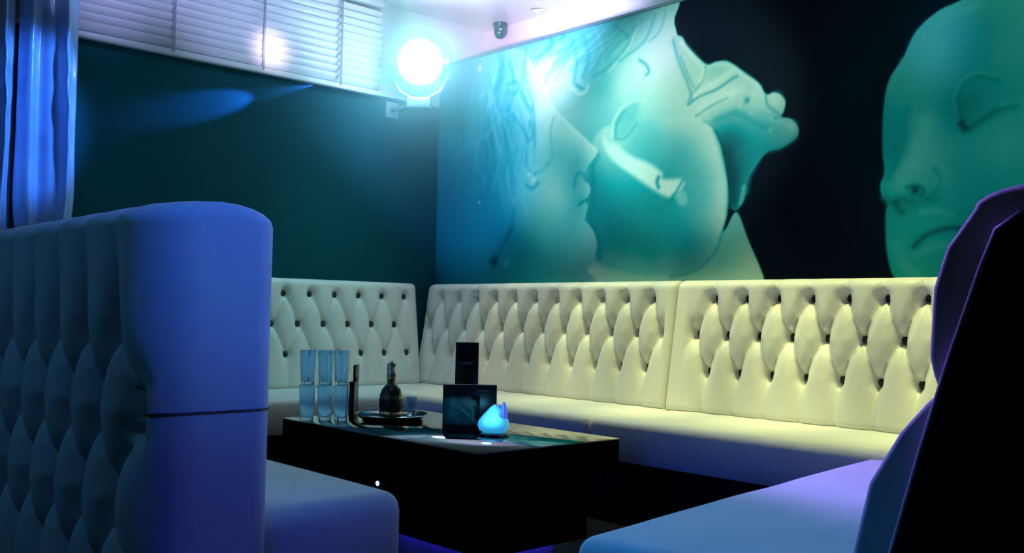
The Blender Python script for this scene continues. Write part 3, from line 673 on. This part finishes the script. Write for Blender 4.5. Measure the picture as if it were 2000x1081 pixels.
# ------------------------------------------------------------------ booth bench with the tall double-sided back
t = thing('booth_bench', 'tall-backed booth bench with deep pleated outer face, beside the black table', 'bench', (3.235, -2.985, 0), math.pi)
bk = tufted_back(t, 3.15, 0.02, 1.15, 0.22, 0.22, [0.29, 0.49, 0.69, 0.89], 0.19, 0.085+0.0, 0.10, r_end=0.13, r_back=0.05, rt=0.05,
            res=0.009, dimple=0.03, mt='leather_soft', top_r_end=0.03)
pts = []
for k in range(7):
    a = math.pi/2*k/6; pts.append((0.05*(1-math.sin(a))-0.001, 0.05-0.05*math.cos(a), 0.69))
for k in range(13):
    u_ = 0.078*(k/12)**2
    hgt = float(tuft_height(np.array([u_]), np.array([0.69]), [0.29, 0.49, 0.69, 0.89], 0.19, 0.085, 3.15, 0.10, 1.15, 0.03)[0])
    cc_ = max(0.13-u_, 0)
    pts.append((u_-0.001, 0.22+hgt-(0.13-math.sqrt(max(0, 0.13**2-cc_**2)))+0.0005, 0.69))
link('seam', tube_mesh(pts, 0.003, 6), 'seam', t)
link('seat', cushion_mesh(3.05, 0.40, 0.14, 0.45, 0.05, 0.012), 'leather_soft', t, (0.055, -0.415, 0))
link('base', box_mesh(0.09, 3.08, -0.36, 0.0, 0.0, 0.14), 'kick', t)

# ------------------------------------------------------------------ low bench with reclined back
th = math.atan2(0.993, -0.121)
t = thing('lounge_bench', 'long pale bench with reclined back and black end panel, facing the table', 'bench', (3.79+0.993*1.0, -2.60+0.121*1.0, 0), th)
zz = [0.40, 0.525, 0.641, 0.731, 0.785, 0.80, 0.83, 0.857, 0.97, 1.036, 1.098, 1.125]
nn = [0.585, 0.612, 0.638, 0.690, 0.735, 0.752, 0.742, 0.736, 0.742, 0.762, 0.805, 0.84]
prof = lambda z: 1.0-float(np.interp(z, zz, nn))
tufted_back(t, 1.68, 0.46, 1.135, 0.3, 0.2, [0.62, 0.80, 0.98], 0.1757, 0.2, 0.012, r_end=0.012, rt=0.04, dimple=0.02,
            mt='leather_soft', profile=prof, top_r_end=0.015)
link('seat', cushion_mesh(1.67, 0.97, 0.20, 0.45, 0.045, 0.012, 0.0022), 'leather_soft', t, (0.0, 0.03, 0))
link('base', box_mesh(0.05, 1.64, 0.05, 0.9, 0.0, 0.2), 'kick', t)
# black end panel behind the piping
pz = [0.02, 0.30, 0.537, 0.70, 0.858, 1.00, 1.06, 1.085]
pn = [0.60, 0.62, 0.676, 0.720, 0.766, 0.812, 0.835, 0.87]
front = [(1.0-n, z) for n, z in zip(pn, pz)]
poly = front+[(-0.06, 1.085), (-0.06, 0.02)]
vs = [(-0.016, y, z) for y, z in poly]+[(-0.002, y, z) for y, z in poly]
n = len(poly)
fs = [tuple(range(n)), tuple(range(n, 2*n))]+[(k, (k+1) % n, n+(k+1) % n, n+k) for k in range(n)]
link('end_panel', mesh_from(vs, fs, smooth=False), 'black_cloth', t)
link('back_panel', box_mesh(-0.016, 1.67, -0.06, -0.002, 0.02, 1.085, 0.006, 2), 'black_cloth', t)
link('piping', tube_mesh([(-0.012, 1.0-n_+0.004, z) for n_, z in zip(pn[1:], pz[1:])], 0.006, 8), 'piping', t)

# ------------------------------------------------------------------ table
t = thing('low_table', 'low black gloss table on a black block base amid the seats', 'table', (2.46, -1.89, 0))
link('tabletop', box_mesh(-0.575, 0.575, -0.314, 0.314, 0.402, 0.494, 0.003, 2), 'satin_black', t)
link('glass_top', box_mesh(-0.575, 0.575, -0.314, 0.314, 0.494, 0.5, 0.0015, 1), 'gloss_black', t)
b_ = link('base', box_mesh(-0.545, 0.51, -0.23, 0.23, 0.164, 0.402, 0.004, 2), 'satin_black', t)
link('plinth', box_mesh(-0.46, 0.43, -0.15, 0.15, 0.0, 0.164), 'plinth', t)
# glowing strips added under the base to tint the plinth blue
for x0, x1, y0, y1 in ((-0.47, 0.44, -0.178, -0.163), (0.44, 0.455, -0.16, 0.16), (-0.485, -0.47, -0.16, 0.16)):
    link('base_fill_strip', box_mesh(x0, x1, y0, y1, 0.156, 0.164), 'fill_strip', b_)
l_ = link('led', lathe_mesh([(0.008, 0.0), (0.0075, 0.003), (0.004, 0.0055), (0.0005, 0.006)], 12), 'led', b_, (2.404-2.46, -0.23, 0.316), (math.pi/2, 0, 0))

# ------------------------------------------------------------------ things on the table
TZ = 0.5
def tumbler(name, label, loc, r, h, group):
    t = thing(name, label, 'glass', loc, 0, group)
    pr = [(r*.80, 0.0), (r*.84, .004), (r*.93, h*.5), (r, h), (r*.955, h), (r*.88, h*.5), (r*.78, .014), (0.0008, .012)]
    me = lathe_mesh(pr, 20, cap=False)
    bm = bmesh.new(); bm.from_mesh(me)
    bm.faces.new([v for v in bm.verts][:20]); bmesh.ops.recalc_face_normals(bm, faces=bm.faces); bm.to_mesh(me); bm.free()
    me.polygons.foreach_set('use_smooth', [True]*len(me.polygons))
    link('bowl', me, 'glass', t)
    return t
rt2 = Vector((0.677, 0.736, 0))
gc = Vector((2.05, -2.125, TZ))
where = {-1: 'farthest from the slim black menu stand', 0: 'between the two others of its tier', 1: 'beside the slim black menu stand'}
for k in (-1, 0, 1):
    p = gc+rt2*(0.064*k)+Vector((-.01, .01, 0))*(k == 0)
    tumbler('tumbler', 'lower blue-lit glass standing on the table, '+where[k], p, 0.030, 0.133, 'stacked glasses at the table end')
    tumbler('tumbler', 'upper blue-lit glass stacked on another, '+where[k], p+Vector((0, 0, 0.1335)), 0.030, 0.130, 'stacked glasses at the table end')

t = thing('round_tray', 'round black tray with bright rim under the bottle', 'tray', (2.118, -1.858, TZ))
tr = link('plate', lathe_mesh([(0.115, 0.0), (0.125, 0.002), (0.142, 0.016), (0.139, 0.017), (0.122, 0.006), (0.001, 0.005)], 40), 'gloss_black', t)
link('rim', lathe_mesh([(0.1405, 0.0145), (0.1445, 0.0155), (0.1450, 0.0175), (0.1420, 0.0190), (0.1385, 0.0180)], 40, cap=False), 'chrome', t)

t = thing('spirit_bottle', 'dark gold round-shouldered spirit bottle standing on the round tray', 'bottle', (2.150, -1.890, TZ+0.006))
link('body', lathe_mesh([(0.040, 0.0), (0.044, 0.004), (0.0445, 0.07), (0.043, 0.090), (0.036, 0.110), (0.024, 0.124), (0.0165, 0.130), (0.016, 0.150)], 28), 'bottle', t)
link('collar', lathe_mesh([(0.0175, 0.148), (0.0185, 0.150), (0.0185, 0.158), (0.0175, 0.160)], 20), 'gold', t)
link('cap', lathe_mesh([(0.0165, 0.160), (0.018, 0.163), (0.018, 0.203), (0.016, 0.208), (0.007, 0.209), (0.006, 0.216), (0.0005, 0.2165)], 20), 'cap', t)
link('base_band', lathe_mesh([(0.0447, 0.010), (0.0455, 0.012), (0.0455, 0.024), (0.0447, 0.026)], 28, cap=False), 'gold', t)
vs = []
me = lathe_mesh([(0.0450, 0.040), (0.0456, 0.042), (0.0456, 0.072), (0.0450, 0.074)], 28, cap=False)
link('label_band', me, 'card', t)

tumbler('shot_glass', 'small clear glass beside the dark gold bottle on the tray', (2.128, -1.775, TZ+0.0055), 0.022, 0.075, None)

t = thing('menu_holder', 'slim black menu stand edge-on behind the stacked glasses', 'menu holder', (1.945, -1.925, TZ), math.radians(-43+90))
link('holder_base', box_mesh(-0.05, 0.05, -0.011, 0.011, 0.0, 0.135, 0.002, 2), 'card', t).rotation_euler = (0, 0, math.radians(90))
link('card', box_mesh(-0.045, 0.045, -0.013, -0.004, 0.135, 0.20, 0.001, 1), 'card', t).rotation_euler = (0, 0, math.radians(90))

face_yaw = math.atan2(0.736, 0.677)   # local x runs along the view's right
def squiggle(L, amp, n, seed):
    rnd = random.Random(seed); pts = []
    for k in range(n*6+1):
        s = k/(n*6)
        pts.append((L*(s-.5), 0, amp*math.sin(k*math.pi/3)*(0.55+0.45*rnd.random())+amp*.2*rnd.random()))
    return pts
t = thing('tall_card', 'tall narrow black card with teal script standing behind the square menu', 'card', (2.372, -1.70, TZ), face_yaw)
link('card', box_mesh(-0.044, 0.044, -0.004, 0.004, 0.004, 0.302, 0.001, 1), 'card', t)
link('foot', box_mesh(-0.044, 0.044, -0.025, 0.025, 0.0, 0.006, 0.001, 1), 'card', t)
link('script_lettering', tube_mesh([(x, -0.0042, 0.222+z*1.0) for x, _, z in squiggle(0.052, 0.006, 6, 3)], 0.0016, 5), 'print_teal', t)
link('script_lettering', tube_mesh([(x, -0.0042, 0.190+z) for x, _, z in squiggle(0.040, 0.0018, 8, 5)], 0.0008, 5), 'print', t)

t = thing('square_menu', 'square black menu block printed with pale faces, behind the glowing lamp', 'menu', (2.615, -1.888, TZ), face_yaw)
link('block', box_mesh(-0.094, 0.094, 0.0, 0.035, 0.0, 0.163, 0.0015, 2), 'card', t)
def flat_print(pts, y):
    poly = spline(pts, 5)
    n = len(poly)
    vs = [(p[0], y, p[1]) for p in poly]+[(p[0], y+0.0006, p[1]) for p in poly]
    fs = [tuple(range(n)), tuple(range(n, 2*n))]+[(k, (k+1) % n, n+(k+1) % n, n+k) for k in range(n)]
    return mesh_from(vs, fs, smooth=False)
nx_, nz_ = 46, 34
rgb_ = INK_RGB; X0, X1, Z0, Z1 = INK_SHAPE
vs, fs, cs = [], [], []
for j in range(nz_):
    for i in range(nx_):
        s, r_ = i/(nx_-1), j/(nz_-1)
        vs.append((-0.090+0.125*s, -0.0008, 0.022+0.105*r_))
        c_ = rgb_[int((0.10+1.0*r_*1.38/1.585-0.0+0.0)/1.0*(rgb_.shape[0]-1)*0.92) if r_ < 1 else rgb_.shape[0]-20, int((0.55+2.1*s)/4.7*(rgb_.shape[1]-1))]
        edge = min(1.0, (1-s)*6)*min(1.0, (1-r_)*5)*min(1.0, r_*5+0.2)
        cs.append((*(c_*0.33*edge), 1.0))
for j in range(nz_-1):
    for i in range(nx_-1):
        a = j*nx_+i; fs.append((a, a+1, a+1+nx_, a+nx_))
me = mesh_from(vs, fs)
ca = me.color_attributes.new('ink', 'FLOAT_COLOR', 'POINT'); ca.data.foreach_set('color', np.array(cs).ravel())
link('printed_picture', me, INK_MAT, t)
link('lettering', tube_mesh([(x+.045, -0.0006, 0.143+z) for x, _, z in squiggle(0.046, 0.003, 7, 9)], 0.0011, 5), 'print', t)

# glowing bud-shaped lamp
t = thing('glow_lamp', 'small bud-shaped lamp glowing cyan and violet before the square menu', 'lamp', (2.752, -1.893, TZ))
link('dish', lathe_mesh([(0.046, 0.0), (0.052, 0.003), (0.052, 0.010), (0.045, 0.013), (0.001, 0.013)], 28), 'gloss_black', t)
prof_b = [(0.034, 0.0), (0.048, 0.008), (0.054, 0.024), (0.050, 0.040), (0.039, 0.056), (0.027, 0.070), (0.015, 0.084), (0.001, 0.094)]
me = lathe_mesh(prof_b, 24)
for v in me.vertices:
    a = math.atan2(v.co.y, v.co.x); k = 1+0.07*math.cos(3*a+v.co.z*30)
    v.co.x *= k; v.co.y *= k
link('shell', me, 'glow_shell', t, (0, 0, 0.013))
for k, (a, zz_, s) in enumerate(((0.55, 0.058, 1.15), (1.25, 0.060, 1.1), (0.05, 0.040, 1.1), (1.9, 0.056, .9))):
    me = lathe_mesh([(0.004, -0.030), (0.016, -0.016), (0.020, 0.0), (0.014, 0.022), (0.005, 0.036), (0.0005, 0.040)], 12)
    for v in me.vertices: v.co.y *= 0.45
    pv = link('petal', me, 'glow_petal', t, (0.034*math.cos(a), 0.034*math.sin(a), 0.013+zz_), (0, 0.0, a+math.pi/2))
    pv.scale = (s, s, s)
pl = bpy.data.lights.new('lamp_glow', 'POINT'); pl.color = (0.1, 0.55, 1.0); pl.energy = 0.5; pl.shadow_soft_size = 0.02
po = bpy.data.objects.new('lamp_glow', pl); COL.objects.link(po); po.location = (2.752+.05, -1.893-.07, TZ+0.10)

# ------------------------------------------------------------------ venetian blind on the upper left wall
t = thing('venetian_blind', 'white venetian blind hanging high on the dark teal wall', 'blind', (0.0, -0.52, 0))
BL = 2.15
sl = box_mesh(0.0, 0.006, -BL, 0.0, -0.027, 0.027, 0.002, 1); sl.materials.append(M['slat'])
z = 2.365; k = 0
while z < 2.87:
    link('slat', sl, None, t, (0.036, 0, z), (0, math.radians(26), 0)); z += 0.046
link('bottom_rail', box_mesh(0.018, 0.060, -BL, 0.0, 2.296, 2.330, 0.006, 2), 'slat', t)
link('headrail', box_mesh(0.012, 0.068, -BL, 0.0, 2.875, 2.918, 0.004, 2), 'slat', t)
for y in (-0.83, -1.36, -1.90, -2.43):
    link('cord', box_mesh(0.060, 0.063, y+0.52-0.006, y+0.52+0.006, 2.315, 2.88), 'cord', t)

# ------------------------------------------------------------------ satin drape
t = thing('satin_drape', 'glossy blue satin drape hanging beside the white blind', 'curtain', (0.0, 0.0, 0))
def drape(y0, y1, x0, amp, folds, z0, z1, ph, tuck, seed):
    rnd = random.Random(seed)
    nu, nz = 70, 90
    vs = []
    for j in range(nz+1):
        z = z0+(z1-z0)*j/nz
        f = 1.0
        if tuck:
            g = (z-1.20)
            if g < 0.25: f = 0.62+0.38*math.sqrt(max(0, 1-((0.25-g)/0.25)**2)) if g > 0 else 0.62
            f += 0.03*math.exp(-((z-1.50)/0.14)**2)
        yc = (y0+y1)/2-(1-f)*0.02
        for i in range(nu+1):
            s = i/nu
            y = yc+(s-.5)*(y1-y0)*f
            x = x0+amp*(math.sin(2*math.pi*folds*s+ph+0.25*math.sin(z*3+seed))+0.35*math.sin(2*math.pi*folds*2.3*s+ph*2+z*1.3))
            x += 0.050*math.exp(-((s-0.70-0.03*math.sin(z*5))/0.05)**2)*math.exp(-((z-1.85)/0.45)**2)
            x += 0.013*math.sin(z*31+s*17)*math.exp(-((s-0.78)/0.14)**2)*math.exp(-((z-2.0)/0.25)**2)
            x += 0.07*math.sin(math.pi*s)**0.7
            vs.append((x, y, z))
    fs = []
    for j in range(nz):
        for i in range(nu):
            a = j*(nu+1)+i; fs.append((a, a+1, a+nu+2, a+nu+1))
    return mesh_from(vs, fs)
def solidify(o, th_):
    md = o.modifiers.new('solid', 'SOLIDIFY'); md.thickness = th_; md.offset = 0
    return o
solidify(link('cloth', drape(-2.700, -2.415, 0.11, 0.030, 1.6, 0.85, 2.90, 0.6, True, 2), 'satin', t), 0.004)
solidify(link('cloth', drape(-2.93, -2.705, 0.09, 0.022, 1.4, 0.85, 2.90, 2.2, False, 5), 'satin', t), 0.004)
link('curtain_rail', tube_mesh([(0.12, -2.96, 2.905), (0.12, -2.39, 2.905)], 0.012, 8), 'chrome', t)

# ------------------------------------------------------------------ bright stage light hung in the corner
LP = Vector((0.30, -0.40, 2.50))
aim = (Vector((5.22, -4.09, 0.92))-LP).normalized()
t = thing('stage_light', 'bright white stage light hung in the corner above the wall sofas', 'stage light', LP)
q = aim.to_track_quat('Z', 'Y').to_euler()
link('housing', lathe_mesh([(0.045, -0.22), (0.075, -0.20), (0.10, -0.12), (0.135, -0.02), (0.145, 0.0), (0.145, 0.012), (0.130, 0.014), (0.128, 0.0), (0.001, -0.002)], 32), 'lamp_body', t, None, q)
link('lens', lathe_mesh([(0.125, 0.0), (0.120, 0.010), (0.080, 0.022), (0.040, 0.028), (0.001, 0.030)], 32), 'lamp_lens', t, None, q)
sd = Vector((0.677, 0.736, 0))
ar = [(-sd*0.165+Vector((0, 0, 0.01))), (-sd*0.185+Vector((0, 0, -0.08))), (-sd*0.13+Vector((0, 0, -0.19))), (-sd*0.05+Vector((0, 0, -0.235))), (sd*0.05+Vector((0, 0, -0.235))), (sd*0.13+Vector((0, 0, -0.19))), (sd*0.185+Vector((0, 0, -0.08))), (sd*0.165+Vector((0, 0, 0.01)))]
link('yoke', tube_mesh(ar, 0.012, 8), 'lamp_body', t)
for s in (-1, 1):
    kn = link('knob', lathe_mesh([(0.020, -0.012), (0.022, 0.0), (0.020, 0.012)], 12), 'lamp_body', t, tuple(sd*(0.172*s)+Vector((0, 0, 0.005))))
    kn.rotation_euler = sd.to_track_quat('Z', 'Y').to_euler()
link('control_box', box_mesh(-0.075, 0.075, -0.05, 0.05, -0.30, -0.235, 0.008, 2), 'lamp_body', t).rotation_euler = (0, 0, face_yaw)
link('wall_arm', tube_mesh([(-0.03, 0, -0.268), (-0.295, 0, -0.268)], 0.014, 10), 'lamp_body', t)
link('wall_plate', box_mesh(-0.299, -0.288, -0.05, 0.05, -0.32, -0.215, 0.003, 2), 'lamp_body', t)
def point(name, loc, col, e, r):
    d = bpy.data.lights.new(name, 'POINT'); d.color = col; d.energy = e; d.shadow_soft_size = r
    o = bpy.data.objects.new(name, d); COL.objects.link(o); o.location = loc
    return o
point('stage_light_beam', LP+aim*0.16, (0.26, 0.76, 0.96), 24, 0.10)

# ------------------------------------------------------------------ ceiling camera and downlight
t = thing('dome_camera', 'small dark dome camera under the ceiling above the mural', 'camera', (0.235, 0.33, 2.92))
link('mount', lathe_mesh([(0.050, 0.0), (0.052, -0.012), (0.046, -0.022)], 24), 'cctv', t)
link('dome', lathe_mesh([(0.044, -0.022), (0.043, -0.060), (0.036, -0.088), (0.020, -0.104), (0.001, -0.108)], 24), 'cctv', t)
link('lens', lathe_mesh([(0.011, 0.0), (0.010, 0.006), (0.001, 0.008)], 14), 'chrome', t, (0.034, -0.024, -0.055), (math.radians(90), 0, math.radians(52)))
t = thing('downlight', 'small round lit downlight set in the white ceiling', 'downlight', (0.65, 0.289, 2.92))
link('ring', lathe_mesh([(0.030, 0.0), (0.044, 0.0), (0.045, -0.006), (0.036, -0.010), (0.030, -0.006)], 24, cap=False), 'chrome', t)
link('bulb', lathe_mesh([(0.031, -0.001), (0.030, -0.008), (0.018, -0.016), (0.001, -0.018)], 20), 'downlight_lens', t)

# ------------------------------------------------------------------ haze volume added round the stage light for its glare
hz = bpy.data.materials.new('glare_haze'); hz.use_nodes = True
nt = hz.node_tree; nt.nodes.clear()
out = nt.nodes.new('ShaderNodeOutputMaterial'); vs_ = nt.nodes.new('ShaderNodeVolumeScatter')
vs_.inputs['Color'].default_value = (0.40, 0.90, 1.0, 1); vs_.inputs['Anisotropy'].default_value = 0.25
tc = nt.nodes.new('ShaderNodeTexCoord'); ln = nt.nodes.new('ShaderNodeVectorMath'); ln.operation = 'LENGTH'
mr = nt.nodes.new('ShaderNodeMapRange')
mr.inputs['From Min'].default_value = 0.0; mr.inputs['From Max'].default_value = 1.65
mr.inputs['To Min'].default_value = 1.0; mr.inputs['To Max'].default_value = 0.0
pw = nt.nodes.new('ShaderNodeMath'); pw.operation = 'POWER'; pw.inputs[1].default_value = 3.2
ml = nt.nodes.new('ShaderNodeMath'); ml.operation = 'MULTIPLY'; ml.inputs[1].default_value = 2.0
nt.links.new(tc.outputs['Object'], ln.inputs[0]); nt.links.new(ln.outputs['Value'], mr.inputs['Value'])
nt.links.new(mr.outputs['Result'], pw.inputs[0]); nt.links.new(pw.outputs[0], ml.inputs[0])
nt.links.new(ml.outputs[0], vs_.inputs['Density']); nt.links.new(vs_.outputs['Volume'], out.inputs['Volume'])
ho = link('glare_haze', box_mesh(-0.29, 1.6, -1.7, 0.39, -1.35, 0.41), hz, None, tuple(LP))
ho['kind'] = 'stuff'; tag(ho, 'haze volume added for the glare around the stage light', 'haze')
